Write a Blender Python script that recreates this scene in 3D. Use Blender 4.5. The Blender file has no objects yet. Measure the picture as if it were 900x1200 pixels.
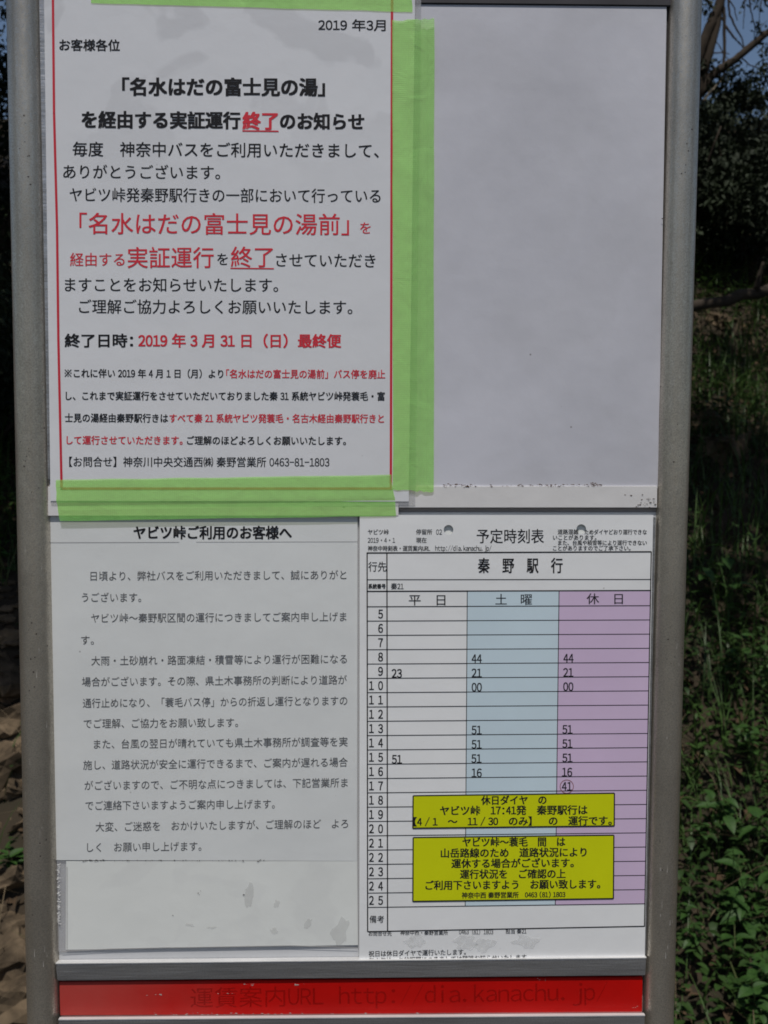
import bpy, math, random, bmesh
import numpy as np
from mathutils import Vector, Matrix, noise

random.seed(7)
rng = np.random.default_rng(7)
SC = bpy.context.scene
COL = SC.collection

# ------------------------------------------------------------------ camera
F, PW, PH = 1100.0, 900.0, 1200.0
PITCH, YAW, ROLL = math.radians(-3.875), math.radians(2.054), math.radians(0.34)
D = 0.6865
CAM = Vector((-0.0068 * D, -D, 1.45))
cp, sp, cy, sy = math.cos(PITCH), math.sin(PITCH), math.cos(YAW), math.sin(YAW)
FWD = Vector((sy * cp, cy * cp, sp)); RT = Vector((cy, -sy, 0)); UP = RT.cross(FWD)
rr = math.cos(ROLL) * RT + math.sin(ROLL) * UP
uu = -math.sin(ROLL) * RT + math.cos(ROLL) * UP
cam_d = bpy.data.cameras.new('camera'); cam = bpy.data.objects.new('camera', cam_d); COL.objects.link(cam)
cam.matrix_world = Matrix(((rr.x, uu.x, -FWD.x, CAM.x), (rr.y, uu.y, -FWD.y, CAM.y), (rr.z, uu.z, -FWD.z, CAM.z), (0, 0, 0, 1)))
cam_d.sensor_fit = 'VERTICAL'; cam_d.sensor_height = 24.0; cam_d.lens = F / PH * 24.0
cam_d.clip_start = 0.02; cam_d.clip_end = 3000
cam_d.dof.use_dof = True; cam_d.dof.focus_distance = D; cam_d.dof.aperture_fstop = 11.0
SC.camera = cam

# ------------------------------------------------------------------ sky, sun, exposure
SUN_EL, SUN_AZ = math.radians(67), math.radians(187)      # azimuth from +Y (behind the sign) towards +X
w = bpy.data.worlds.new('World'); SC.world = w; w.use_nodes = True
nt = w.node_tree; nt.nodes.clear()
sky = nt.nodes.new('ShaderNodeTexSky'); sky.sky_type = 'NISHITA'; sky.sun_disc = False
sky.sun_elevation = SUN_EL; sky.sun_rotation = SUN_AZ
sky.dust_density = 1.0; sky.air_density = 1.0; sky.ozone_density = 1.0
bg = nt.nodes.new('ShaderNodeBackground'); bg.inputs[1].default_value = 0.07
wo = nt.nodes.new('ShaderNodeOutputWorld')
nt.links.new(sky.outputs[0], bg.inputs[0]); nt.links.new(bg.outputs[0], wo.inputs[0])
sd = bpy.data.lights.new('sun', 'SUN'); sd.energy = 3.4; sd.angle = math.radians(0.53); sd.color = (1, .95, .88)
sun = bpy.data.objects.new('sun', sd); COL.objects.link(sun)
sdir = Vector((math.sin(SUN_AZ) * math.cos(SUN_EL), math.cos(SUN_AZ) * math.cos(SUN_EL), math.sin(SUN_EL)))
sun.rotation_euler = sdir.to_track_quat('Z', 'Y').to_euler(); sun.location = (0, 0, 20)
SC.view_settings.view_transform = 'Standard'; SC.cycles.filter_width = 1.75; SC.view_settings.look = 'None'
SC.view_settings.exposure = 0.02; SC.view_settings.gamma = 1.0

# ------------------------------------------------------------------ helpers
def P(px, py, y=0.0):
    """Where the view of photo position (px, py) meets the sign plane at depth y."""
    d = FWD + rr * ((px - 450) / F) + uu * ((600 - py) / F)
    return CAM + d * ((y - CAM.y) / d.y)

def hill(x, y):
    if y < 1.25: base = 0.0
    else:
        t = y - 1.25
        base = t * 0.62 * min(1, .45 + t * .25)
    if base > 5.2: base = 5.2 + (base - 5.2) * .25
    k = min(1, max(0, (y - 1.0) / .8))
    n = noise.noise(Vector((x * .6, y * .6, 1.3))) * .28 + noise.noise(Vector((x * 2.1, y * 2.1, 5.))) * .09 + noise.noise(Vector((x * 7, y * 7, 9.))) * .025
    return base + n * k

def G(px, py):
    """Where the view of photo position (px, py) meets the hillside."""
    d = FWD + rr * ((px - 450) / F) + uu * ((600 - py) / F)
    t = 1.0
    while t < 40:
        p = CAM + d * t
        if p.z <= hill(p.x, p.y): return p
        t += .02
    return CAM + d * 8

def empty(name, loc=(0, 0, 0)):
    o = bpy.data.objects.new(name, None); COL.objects.link(o); o.location = loc; o.empty_display_size = .05
    return o
def tag(o, label=None, cat=None, group=None, kind=None):
    if label: o['label'] = label
    if cat: o['category'] = cat
    if group: o['group'] = group
    if kind: o['kind'] = kind
    return o
def link(name, me, mat, parent=None):
    if mat is not None:
        me.materials.clear(); me.materials.append(mat)
    o = bpy.data.objects.new(name, me); COL.objects.link(o)
    if parent is not None:
        o.parent = parent; o.location = -parent_loc(parent)
    return o
def parent_loc(p):
    v = Vector((0, 0, 0))
    while p is not None:
        v += p.location; p = p.parent
    return v
def mesh(name, vs, fs, mat, parent=None, smooth=False):
    me = bpy.data.meshes.new(name); me.from_pydata([tuple(v) for v in vs], [], fs); me.update()
    if smooth: me.polygons.foreach_set('use_smooth', [True] * len(me.polygons))
    return link(name, me, mat, parent)
def frombm(name, bm, mat, parent=None, smooth=False):
    bmesh.ops.recalc_face_normals(bm, faces=bm.faces)
    me = bpy.data.meshes.new(name); bm.to_mesh(me); bm.free()
    if smooth: me.polygons.foreach_set('use_smooth', [True] * len(me.polygons))
    return link(name, me, mat, parent)
def slab_bm(bm, c, y, th, bevel=0.0):
    """Plate with its front outline through four photo positions (TL, TR, BR, BL) at depth y."""
    f = [P(a, b, y) for a, b in c]; k = [v + Vector((0, th, 0)) for v in f]
    V = [bm.verts.new(v) for v in f + k]
    fs = [bm.faces.new([V[i] for i in q]) for q in ((3, 2, 1, 0), (4, 5, 6, 7), (0, 1, 5, 4), (1, 2, 6, 5), (2, 3, 7, 6), (3, 0, 4, 7))]
    if bevel:
        bmesh.ops.bevel(bm, geom=list({e for q in fs for e in q.edges}), offset=bevel, segments=2, affect='EDGES')
def slab(name, c, y, th, mat, parent=None, bevel=0.0):
    bm = bmesh.new(); slab_bm(bm, c, y, th, bevel)
    return frombm(name, bm, mat, parent)
def quad_lines(name, segs, y, mat, parent):
    """Printed rules: segs of (x0, y0, x1, y1, width) in photo units."""
    vs, fs = [], []
    for x0, y0, x1, y1, wd in segs:
        dx, dy = x1 - x0, y1 - y0; L = math.hypot(dx, dy); nx, ny = -dy / L * wd / 2, dx / L * wd / 2
        b = len(vs)
        vs += [P(x0 + nx, y0 + ny, y), P(x1 + nx, y1 + ny, y), P(x1 - nx, y1 - ny, y), P(x0 - nx, y0 - ny, y)]
        fs.append((b, b + 1, b + 2, b + 3))
    return mesh(name, vs, fs, mat, parent)
_glyph = {}
def glyph(ch):
    """Outline of one character as (points, faces); half-width signs keep the shape of the full-width fount."""
    if ch in _glyph: return _glyph[ch]
    half = 33 <= ord(ch) <= 126
    if ch == '※':
        pts, fc = [], []
        def bar(x0, y0, x1, y1, w_):
            dx, dy = x1 - x0, y1 - y0; L_ = math.hypot(dx, dy); a, b = -dy / L_ * w_, dx / L_ * w_; k = len(pts)
            pts.extend([(x0 + a, y0 + b), (x1 + a, y1 + b), (x1 - a, y1 - b), (x0 - a, y0 - b)]); fc.append((k, k + 1, k + 2, k + 3))
        bar(.14, .02, .86, .74, .028); bar(.14, .74, .86, .02, .028)
        for cx_, cy_ in ((.5, .68), (.5, .08), (.17, .38), (.83, .38)): bar(cx_ - .05, cy_, cx_ + .05, cy_, .05)
        _glyph[ch] = (np.array(pts), fc); return _glyph[ch]
    cu = bpy.data.curves.new('t', 'FONT'); cu.body = chr(ord(ch) + 0xFEE0) if half else ch; cu.size = 1; cu.resolution_u = 3; cu.fill_mode = 'FRONT'
    o = bpy.data.objects.new('t', cu); COL.objects.link(o)
    me = bpy.data.meshes.new_from_object(o.evaluated_get(bpy.context.evaluated_depsgraph_get()))
    n = len(me.vertices); co = np.zeros(n * 3); me.vertices.foreach_get('co', co); co = co.reshape(-1, 3)[:, :2].copy()
    fc = [tuple(p.vertices) for p in me.polygons]
    if half and n:
        wd = co[:, 0].max() - co[:, 0].min(); k = min(1.0, .44 / wd)
        co[:, 0] = (co[:, 0] - co[:, 0].min() - wd / 2) * k + .25
        if ch in '.,': co[:, 0] -= .1
    bpy.data.objects.remove(o); bpy.data.curves.remove(cu); bpy.data.meshes.remove(me)
    _glyph[ch] = (co, fc); return _glyph[ch]
def text(s, x0, x1, yc, em, mat, parent, y, bold=0.0, yr=None, name='text_line'):
    """Flat print: ink from x0 to x1 (or, with x1 None, centred on x0 at its natural width), middle height yc at the left and yr at the right."""
    if yr is None: yr = yc
    pen, cs, fs_, n0 = 0.0, [], [], 0
    for ch in s:
        if ch not in ' \u3000':
            co, fc = glyph(ch)
            if len(co):
                cs.append(co + [pen, 0]); fs_ += [tuple(n0 + t for t in f) for f in fc]; n0 += len(co)
        pen += .28 if ch == ' ' else .5 if ord(ch) < 127 else 1.0
    co = np.concatenate(cs); n = len(co)
    a, b = co[:, 0].min(), co[:, 0].max()
    if x1 is None: x0, x1 = x0 - (b - a) * em / 2 * .95, x0 + (b - a) * em / 2 * .95
    u = (co[:, 0] - a) / (b - a); v = co[:, 1] - .38
    # heavier print is struck several times, each strike a hair apart
    k = max(0.0, bold) * em * 1.25
    strikes = [(0, 0)] if k < .05 else ([(-k, 0), (k, 0)] if k < .16 else [(-k, -k * .6), (k, -k * .6), (-k, k * .6), (k, k * .6)])
    V, Fs = [], []
    for q, (ox, oz) in enumerate(strikes):
        b0 = len(V); yq = y - q * 6e-6
        V += [P(x0 + k + (x1 - x0 - 2 * k) * u[i] + ox, yc + (yr - yc) * u[i] - v[i] * em + oz, yq) for i in range(n)]
        Fs += [tuple(b0 + t for t in f) for f in fs_]
    return mesh(name, V, Fs, mat, parent)

# ------------------------------------------------------------------ materials
def lin(c): return tuple(((v / 255) / 12.92 if v / 255 <= .04045 else ((v / 255 + .055) / 1.055) ** 2.4) for v in c)
def mat(name, col, rough=.6, metal=0.0, spec=.5, var=0.0, vscale=20., bump=0.0, bscale=60., coat=0.0, stretch=(1, 1, 1), col2=None, trans=None, croughness=.1):
    m = bpy.data.materials.new(name); m.use_nodes = True; n = m.node_tree.nodes; l = m.node_tree.links
    b = n['Principled BSDF']
    b.inputs['Base Color'].default_value = (*col, 1); b.inputs['Roughness'].default_value = rough
    b.inputs['Metallic'].default_value = metal; b.inputs['Specular IOR Level'].default_value = spec
    b.inputs['Coat Weight'].default_value = coat; b.inputs['Coat Roughness'].default_value = croughness
    tc = n.new('ShaderNodeTexCoord'); mp = n.new('ShaderNodeMapping'); mp.inputs['Scale'].default_value = stretch
    l.new(tc.outputs['Object'], mp.inputs[0])
    if var or col2:
        t = n.new('ShaderNodeTexNoise'); t.inputs['Scale'].default_value = vscale; t.inputs['Detail'].default_value = 6; t.inputs['Roughness'].default_value = .62
        l.new(mp.outputs[0], t.inputs['Vector'])
        r = n.new('ShaderNodeValToRGB'); r.color_ramp.elements[0].position = .36; r.color_ramp.elements[1].position = .66
        c2 = col2 or tuple(v * (1 - var) for v in col)
        r.color_ramp.elements[0].color = (*c2, 1); r.color_ramp.elements[1].color = (*col, 1)
        l.new(t.outputs[0], r.inputs[0]); l.new(r.outputs[0], b.inputs['Base Color'])
    if bump:
        t2 = n.new('ShaderNodeTexNoise'); t2.inputs['Scale'].default_value = bscale; t2.inputs['Detail'].default_value = 4
        l.new(mp.outputs[0], t2.inputs['Vector'])
        bp = n.new('ShaderNodeBump'); bp.inputs['Strength'].default_value = bump; bp.inputs['Distance'].default_value = .001
        l.new(t2.outputs[0], bp.inputs['Height']); l.new(bp.outputs[0], b.inputs['Normal'])
    return m

def paper_mat(name, col, var=.08, rough=.45, spots=.5, scale=9., coat=.3, stain_or_sheen=None, wave=.0012):
    """White sheet with broad uneven staining, fine fibre and scattered dirt specks."""
    m = mat(name, col, rough, 0, .4, var, scale, .15, 90., coat, croughness=.25)
    n = m.node_tree.nodes; l = m.node_tree.links; b = n['Principled BSDF']
    src = b.inputs['Base Color'].links[0].from_socket
    tc = [x for x in n if x.type == 'TEX_COORD'][0]
    v = n.new('ShaderNodeTexVoronoi'); v.inputs['Scale'].default_value = 70; v.inputs['Randomness'].default_value = 1
    l.new(tc.outputs['Object'], v.inputs['Vector'])
    wn = n.new('ShaderNodeTexNoise'); wn.inputs['Scale'].default_value = 35; l.new(tc.outputs['Object'], wn.inputs['Vector'])
    r1 = n.new('ShaderNodeMapRange'); r1.inputs[1].default_value = .03; r1.inputs[2].default_value = .07; r1.inputs[3].default_value = 1; r1.inputs[4].default_value = 0
    l.new(v.outputs['Distance'], r1.inputs[0])
    r2 = n.new('ShaderNodeMapRange'); r2.inputs[1].default_value = .60; r2.inputs[2].default_value = .66
    l.new(wn.outputs[0], r2.inputs[0])
    mu = n.new('ShaderNodeMath'); mu.operation = 'MULTIPLY'; l.new(r1.outputs[0], mu.inputs[0]); l.new(r2.outputs[0], mu.inputs[1])
    m2 = n.new('ShaderNodeMath'); m2.operation = 'MULTIPLY'; l.new(mu.outputs[0], m2.inputs[0]); m2.inputs[1].default_value = spots
    mx = n.new('ShaderNodeMix'); mx.data_type = 'RGBA'; l.new(m2.outputs[0], mx.inputs[0]); l.new(src, mx.inputs[6]); mx.inputs[7].default_value = (.08, .06, .05, 1)
    last = mx.outputs[2]
    if stain_or_sheen:
        # soft blotches: reflections painted in on poster and upper panel, staining on the label
        t = n.new('ShaderNodeTexNoise'); t.inputs['Scale'].default_value = stain_or_sheen[0]; t.inputs['Detail'].default_value = 3; t.inputs['Distortion'].default_value = .6
        l.new(tc.outputs['Object'], t.inputs['Vector'])
        r3 = n.new('ShaderNodeMapRange'); r3.inputs[1].default_value = .53; r3.inputs[2].default_value = .57; r3.inputs[4].default_value = stain_or_sheen[1]
        l.new(t.outputs[0], r3.inputs[0])
        if len(stain_or_sheen) > 2:
            sx_ = n.new('ShaderNodeSeparateXYZ'); l.new(tc.outputs['Object'], sx_.inputs[0])
            r4 = n.new('ShaderNodeMapRange'); r4.inputs[1].default_value = stain_or_sheen[2] - .07; r4.inputs[2].default_value = stain_or_sheen[2] + .03
            l.new(sx_.outputs[2], r4.inputs[0]); mm = n.new('ShaderNodeMath'); mm.operation = 'MULTIPLY'
            l.new(r3.outputs[0], mm.inputs[0]); l.new(r4.outputs[0], mm.inputs[1]); r3 = mm
        mx2 = n.new('ShaderNodeMix'); mx2.data_type = 'RGBA'; l.new(r3.outputs[0], mx2.inputs[0]); l.new(last, mx2.inputs[6]); mx2.inputs[7].default_value = (.42, .42, .44, 1)
        last = mx2.outputs[2]
    l.new(last, b.inputs['Base Color'])
    wv = n.new('ShaderNodeTexNoise'); wv.inputs['Scale'].default_value = 11; wv.inputs['Detail'].default_value = 2.5
    l.new(tc.outputs['Object'], wv.inputs['Vector'])
    bb = n.new('ShaderNodeBump'); bb.inputs['Strength'].default_value = 1; bb.inputs['Distance'].default_value = wave
    fine = b.inputs['Normal'].links[0].from_node
    l.new(wv.outputs[0], bb.inputs['Height']); l.new(bb.outputs[0], fine.inputs['Normal'])
    return m

M_post = mat('weathered_steel', (.56, .515, .44), .35, .85, .5, .24, 30., .3, 260., stretch=(1, 1, .35))
def add_pits(m, scale, th, dark):
    n = m.node_tree.nodes; l = m.node_tree.links; b = n['Principled BSDF']
    src = b.inputs['Base Color'].links[0].from_socket
    tc = [x for x in n if x.type == 'TEX_COORD'][0]
    v = n.new('ShaderNodeTexNoise'); v.inputs['Scale'].default_value = scale; v.inputs['Detail'].default_value = 8; v.inputs['Roughness'].default_value = .7
    l.new(tc.outputs['Object'], v.inputs['Vector'])
    r = n.new('ShaderNodeMapRange'); r.inputs[1].default_value = th; r.inputs[2].default_value = th + .03
    l.new(v.outputs[0], r.inputs[0])
    mx = n.new('ShaderNodeMix'); mx.data_type = 'RGBA'; l.new(r.outputs[0], mx.inputs[0]); l.new(src, mx.inputs[6]); mx.inputs[7].default_value = (*dark, 1)
    l.new(mx.outputs[2], b.inputs['Base Color'])
    mr = n.new('ShaderNodeMapRange'); mr.inputs[3].default_value = b.inputs['Metallic'].default_value; mr.inputs[4].default_value = .1
    l.new(r.outputs[0], mr.inputs[0]); l.new(mr.outputs[0], b.inputs['Metallic'])
def grain(m, amt):
    n = m.node_tree.nodes; l = m.node_tree.links; b = n['Principled BSDF']
    src = b.inputs['Base Color'].links[0].from_socket; tc = [x for x in n if x.type == 'TEX_COORD'][0]
    t = n.new('ShaderNodeTexNoise'); t.inputs['Scale'].default_value = 900; t.inputs['Detail'].default_value = 2; l.new(tc.outputs['Object'], t.inputs['Vector'])
    r_ = n.new('ShaderNodeMapRange'); r_.inputs[1].default_value = .3; r_.inputs[2].default_value = .7; r_.inputs[3].default_value = 1 - amt; r_.inputs[4].default_value = 1 + amt; l.new(t.outputs[0], r_.inputs[0])
    mx = n.new('ShaderNodeMix'); mx.data_type = 'RGBA'; mx.blend_type = 'MULTIPLY'; mx.inputs[0].default_value = 1; l.new(src, mx.inputs[6]); l.new(r_.outputs[0], mx.inputs[7]); l.new(mx.outputs[2], b.inputs['Base Color'])
    q = n.new('ShaderNodeMapRange'); q.inputs[1].default_value = .3; q.inputs[2].default_value = .7; q.inputs[3].default_value = b.inputs['Roughness'].default_value + .12; q.inputs[4].default_value = b.inputs['Roughness'].default_value - .08
    l.new(t.outputs[0], q.inputs[0]); l.new(q.outputs[0], b.inputs['Roughness'])
grain(M_post, .22)
add_pits(M_post, 120, .69, (.06, .045, .035))
M_alu = mat('brushed_aluminium', (.56, .56, .57), .38, .9, .5, .35, 40., .3, 300., stretch=(.15, 1, 2.2))
grain(M_alu, .12)
add_pits(M_alu, 90, .70, (.10, .075, .06))
M_gap = mat('gap_shade_grey', (.26, .24, .24), .5, 0, .3)  # grey that stands for the shadow in the divider gap
M_lip = mat('sunlit_metal_edge', (.66, .66, .66), .5, .3, .5, .2, 60., .3, 200., stretch=(.2, 1, 1))  # lighter than the rail, to stand for sun on its top face
M_dark = mat('dark_bar_and_gap', (.045, .042, .048), .5, 0, .4, .3, 30.)  # even dark tone for the top bar and the side gap strip
M_board = mat('grey_board', (.55, .56, .58), .6, 0, .4, .12, 8.)
M_upper = paper_mat('white_coated_panel', (.57, .575, .635), .18, .5, .8, 6., 0, stain_or_sheen=(9., .12))  # blotches stand in for soft reflections on the panel
M_strip = paper_mat('worn_white_strip', (.70, .69, .69), .10, .5, 1., 14., 0)
M_poster = paper_mat('poster_paper', (.70, .71, .74), .05, .32, .5, 5., .5, stain_or_sheen=(16., .30, P(0, 110).z))  # blotches near the top are painted reflections in the laminate
M_sheet = paper_mat('aged_notice_paper', (.70, .72, .72), .07, .5, .7, 8., .15)
M_blank = paper_mat('blank_label_paper', (.75, .77, .75), .06, .5, .8, 9., .1, stain_or_sheen=(20., .08))
M_time = paper_mat('timetable_paper', (.80, .81, .82), .05, .4, .5, 7., .3)
M_blue = mat('pale_blue_print', (.59, .715, .79), .42, 0, .4, .06, 12., coat=.3)
M_lilac = mat('pale_lilac_print', (.64, .50, .69), .42, 0, .4, .06, 12., coat=.3)
M_ink = mat('black_ink', (.014, .014, .017), .6, 0, .15)
M_ink2 = mat('faded_black_ink', (.10, .10, .105), .6, 0, .3)
M_redink = mat('red_ink', (.62, .03, .05), .5, 0, .3)
M_border = mat('red_border_ink', (.55, .025, .045), .5, 0, .3)
M_yellow = mat('yellow_sticker_print', (.60, .645, .006), .6, 0, .15, .05, 20.)
M_ghost = mat('dark_red_print', (.16, .003, .002), .45, 0, .18)
M_red = mat('red_panel_paint', (.50, .0035, .002), .45, 0, .18, .18, 10., .1, 200.)
def paint_left_haze(m):  # pale reflection haze painted into the left end of the red
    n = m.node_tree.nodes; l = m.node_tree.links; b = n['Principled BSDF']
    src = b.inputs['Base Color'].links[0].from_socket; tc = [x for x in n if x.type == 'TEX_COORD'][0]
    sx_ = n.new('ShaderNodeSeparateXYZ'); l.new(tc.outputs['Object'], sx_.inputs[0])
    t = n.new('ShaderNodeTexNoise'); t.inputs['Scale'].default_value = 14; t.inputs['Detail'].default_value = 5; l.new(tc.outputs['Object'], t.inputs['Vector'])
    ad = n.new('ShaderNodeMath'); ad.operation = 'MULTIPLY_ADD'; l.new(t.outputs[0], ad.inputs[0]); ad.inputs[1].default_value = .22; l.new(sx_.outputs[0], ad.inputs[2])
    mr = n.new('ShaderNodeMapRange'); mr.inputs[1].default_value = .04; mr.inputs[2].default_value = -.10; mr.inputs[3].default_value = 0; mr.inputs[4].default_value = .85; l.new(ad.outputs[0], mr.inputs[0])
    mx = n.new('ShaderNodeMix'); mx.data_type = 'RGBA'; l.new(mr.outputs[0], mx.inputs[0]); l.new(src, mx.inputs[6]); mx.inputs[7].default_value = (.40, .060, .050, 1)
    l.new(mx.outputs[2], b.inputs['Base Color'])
paint_left_haze(M_red)
M_rust = mat('rust_dirt', (.16, .10, .07), .9, 0, .2, .5, 300.)
M_grime = mat('dark_grime', (.06, .05, .045), .9, 0, .2, .3, 300.)
M_scratch = mat('bare_scratch', (.50, .48, .45), .6, 0, .4)
M_scuff = mat('pale_scuff', (.78, .78, .77), .7, 0, .3, .1, 100.)
M_concrete = mat('concrete', (.32, .31, .29), .9, 0, .3, .3, 12., .5, 60.)
# clear film and green tape let some of what is under them through
def see_through(m, k):
    n = m.node_tree.nodes; l = m.node_tree.links; b = n['Principled BSDF']; out = n['Material Output']
    t = n.new('ShaderNodeBsdfTransparent'); mx = n.new('ShaderNodeMixShader'); mx.inputs[0].default_value = 1 - k
    l.new(t.outputs[0], mx.inputs[1]); l.new(b.outputs[0], mx.inputs[2]); l.new(mx.outputs[0], out.inputs[0])
    return m, t
see_through(M_ghost, .86)
M_film, _ = see_through(mat('clear_film', (.62, .62, .64), .25, 0, .5, .15, 60., .3, 50., coat=.5), .72)
M_haze, _ = see_through(mat('milky_film_residue', (.62, .62, .60), .6, 0, .3, .1, 60.), .6)
def tape_mat(name, axis):
    m = mat(name, (.36, .93, .22), .5, 0, .25, .12, 45.)
    m, t = see_through(m, .56); t.inputs[0].default_value = (.95, .97, .72, 1)
    n = m.node_tree.nodes; l = m.node_tree.links; b = n['Principled BSDF']
    tc = [x for x in n if x.type == 'TEX_COORD'][0]
    wv = n.new('ShaderNodeTexWave'); wv.wave_type = 'BANDS'; wv.bands_direction = axis; wv.inputs['Scale'].default_value = 230; wv.inputs['Distortion'].default_value = 1.2
    l.new(tc.outputs['Object'], wv.inputs['Vector'])
    bp = n.new('ShaderNodeBump'); bp.inputs['Strength'].default_value = .16; bp.inputs['Distance'].default_value = .0004
    l.new(wv.outputs[0], bp.inputs['Height']); l.new(bp.outputs[0], b.inputs['Normal'])
    wr = n.new('ShaderNodeTexNoise'); wr.inputs['Scale'].default_value = 55; wr.inputs['Detail'].default_value = 3; wr.inputs['Distortion'].default_value = 1
    l.new(tc.outputs['Object'], wr.inputs['Vector'])
    wb = n.new('ShaderNodeBump'); wb.inputs['Strength'].default_value = 1; wb.inputs['Distance'].default_value = .0008
    l.new(wr.outputs[0], wb.inputs['Height']); l.new(wb.outputs[0], bp.inputs['Normal'])
    src = b.inputs['Base Color'].links[0].from_socket
    mx = n.new('ShaderNodeMix'); mx.data_type = 'RGBA'; mx.blend_type = 'MULTIPLY'; mx.inputs[0].default_value = .06
    l.new(src, mx.inputs[6]); l.new(wv.outputs[0], mx.inputs[7]); l.new(mx.outputs[2], b.inputs['Base Color'])
    return m
M_tape_v = tape_mat('green_tape_cross_ribs', 'Z'); M_tape_h = tape_mat('green_tape_upright_ribs', 'X')

# ------------------------------------------------------------------ the sign itself
PX = .3423 * D
sign = empty('bus_stop_sign', (0, .006, 0))
tag(sign, 'steel framed bus stop notice board with two round posts and red strip', 'bus stop sign')
def tube(bm, x, y, z0, z1, r, seg=48, rings=24):
    V = []
    for k in range(rings + 1):
        z = z0 + (z1 - z0) * k / rings
        V.append([bm.verts.new((x + math.cos(a) * r, y + math.sin(a) * r, z)) for a in [2 * math.pi * i / seg for i in range(seg)]])
    for k in range(rings):
        for i in range(seg):
            bm.faces.new((V[k][i], V[k][(i + 1) % seg], V[k + 1][(i + 1) % seg], V[k + 1][i]))
    bm.faces.new(V[0][::-1]); bm.faces.new(V[-1])
for sx, rad in ((-1, .0124), (1, .0120)):
    bm = bmesh.new(); tube(bm, sx * PX, .006, .06, 2.05, rad)
    p = frombm('post', bm, M_post, sign, True)
    # scratches and pits in the steel
    vs, fs = [], []
    for k in range(16):
        z = random.uniform(1.05, 1.42) if k < 26 else random.uniform(1.4, 1.9)
        a0 = random.gauss(0, .45); ln = random.uniform(.001, .006); wdt = random.uniform(.00008, .0002); lean = random.uniform(-.3, .3) * .02
        b = len(vs)
        for q in ((0, -1), (ln, -.3), (ln, .3), (0, 1)):
            a = a0 + q[1] * wdt / rad + lean * q[0] / .004; rr_ = rad + .0001
            vs.append((sx * PX + math.sin(a) * rr_, .006 - math.cos(a) * rr_, z + q[0]))
        fs.append((b, b + 1, b + 2, b + 3))
    tag(mesh('scratch', vs, fs, M_scratch if sx < 9 else M_grime, p), kind='stuff')
    vs, fs = [], []
    for k in range(60):
        cz = random.choice([1.86, 1.83, 1.66, 1.32, 1.30, 1.44, 1.15]) + random.gauss(0, .012); a0 = random.gauss(.15, .35); s = random.uniform(.0002, .0007)
        b = len(vs); nn = 6
        for i in range(nn):
            t = 2 * math.pi * i / nn; q = s * random.uniform(.6, 1.2)
            a = a0 + math.cos(t) * q / rad
            vs.append((sx * PX + math.sin(a) * (rad + .00008), .006 - math.cos(a) * (rad + .00008), cz + math.sin(t) * q))
        fs.append(tuple(range(b, b + nn)))
    tag(mesh('pit', vs, fs, M_grime, p), kind='stuff')
bm = bmesh.new(); bmesh.ops.create_cube(bm, size=1, matrix=Matrix.Translation((0, .02, .03)) @ Matrix.Diagonal((.62, .34, .08, 1)))
bmesh.ops.bevel(bm, geom=bm.edges[:], offset=.012, segments=2, affect='EDGES')
frombm('concrete_base', bm, M_concrete, sign)
# backing and panels
slab('backing_board', [(40, -60), (800, -60), (768, 1200), (55, 1200)], .0085, .003, M_board, sign)
slab('upper_panel', [(46, 1.0), (781.5, 7), (771.5, 573), (54, 573)], .003, .003, M_upper, sign, .0004)
slab('gap_shade_strip', [(781.7, -40), (788, -40), (774.5, 598), (771.7, 598)], .0062, .002, M_dark, sign)  # dark strip standing in for the shade inside the side gap
slab('side_channel', [(44, -40), (54, -40), (58.5, 562), (50, 562)], .0012, .0016, M_alu, sign, .0003)
slab('crossbar', [(38, -60), (795, -60), (795, 7.4), (38, -.4)], .0020, .014, M_dark, sign, .0008)
slab('divider_strip', [(467.2, 569.8), (770.3, 569.5), (770, 595), (467.2, 595)], .0018, .003, M_strip, sign, .0003)
slab('divider_strip', [(56, 570.3), (467, 569.8), (467, 604.5), (56, 604.5)], .0009, .0020, M_strip, sign, .0002)
slab('divider_gap_shade', [(467.5, 595.2), (772, 595.2), (772, 600), (467.5, 600)], .0050, .002, M_gap, sign)  # grey strip painted for the shadow in the gap below the divider
slab('lower_panel', [(54, 600.3), (769, 600.3), (757, 1121), (66, 1128)], .0045, .003, M_board, sign)
slab('edge_trim', [(766, 606), (768.5, 606), (757.5, 1119), (755.3, 1119)], .0015, .002, M_alu, sign, .0004)
# lower rail: an aluminium angle, its lip coloured lighter for the sunlit top face
slab('crossbar_lip', [(65, 1129.0), (757.7, 1122.2), (757.7, 1123.1), (65, 1129.9)], -.0010, .0050, M_lip, sign)
slab('crossbar', [(65, 1130.1), (757.5, 1123.2), (756.5, 1143.5), (67, 1149.8)], -.0008, .0048, M_alu, sign, .0007)
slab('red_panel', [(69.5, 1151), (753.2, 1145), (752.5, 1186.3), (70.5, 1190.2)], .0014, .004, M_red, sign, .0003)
redp = [o for o in sign.children if o.name.startswith('red_panel')][0]
text('運賃案内URL  http://dia.kanachu.jp/', 223, 712, 1169.5, 26, M_ghost, redp, .0013, .004, 1162, 'faint_lettering')
slab('crossbar_lip', [(68.5, 1194.7), (756, 1189.7), (756, 1190.8), (68.5, 1195.8)], -.0048, .0030, M_lip, sign)
slab('crossbar', [(68.5, 1195.9), (756, 1190.8), (755, 1225), (68, 1229)], -.0045, .0070, M_alu, sign, .0007)
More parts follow.
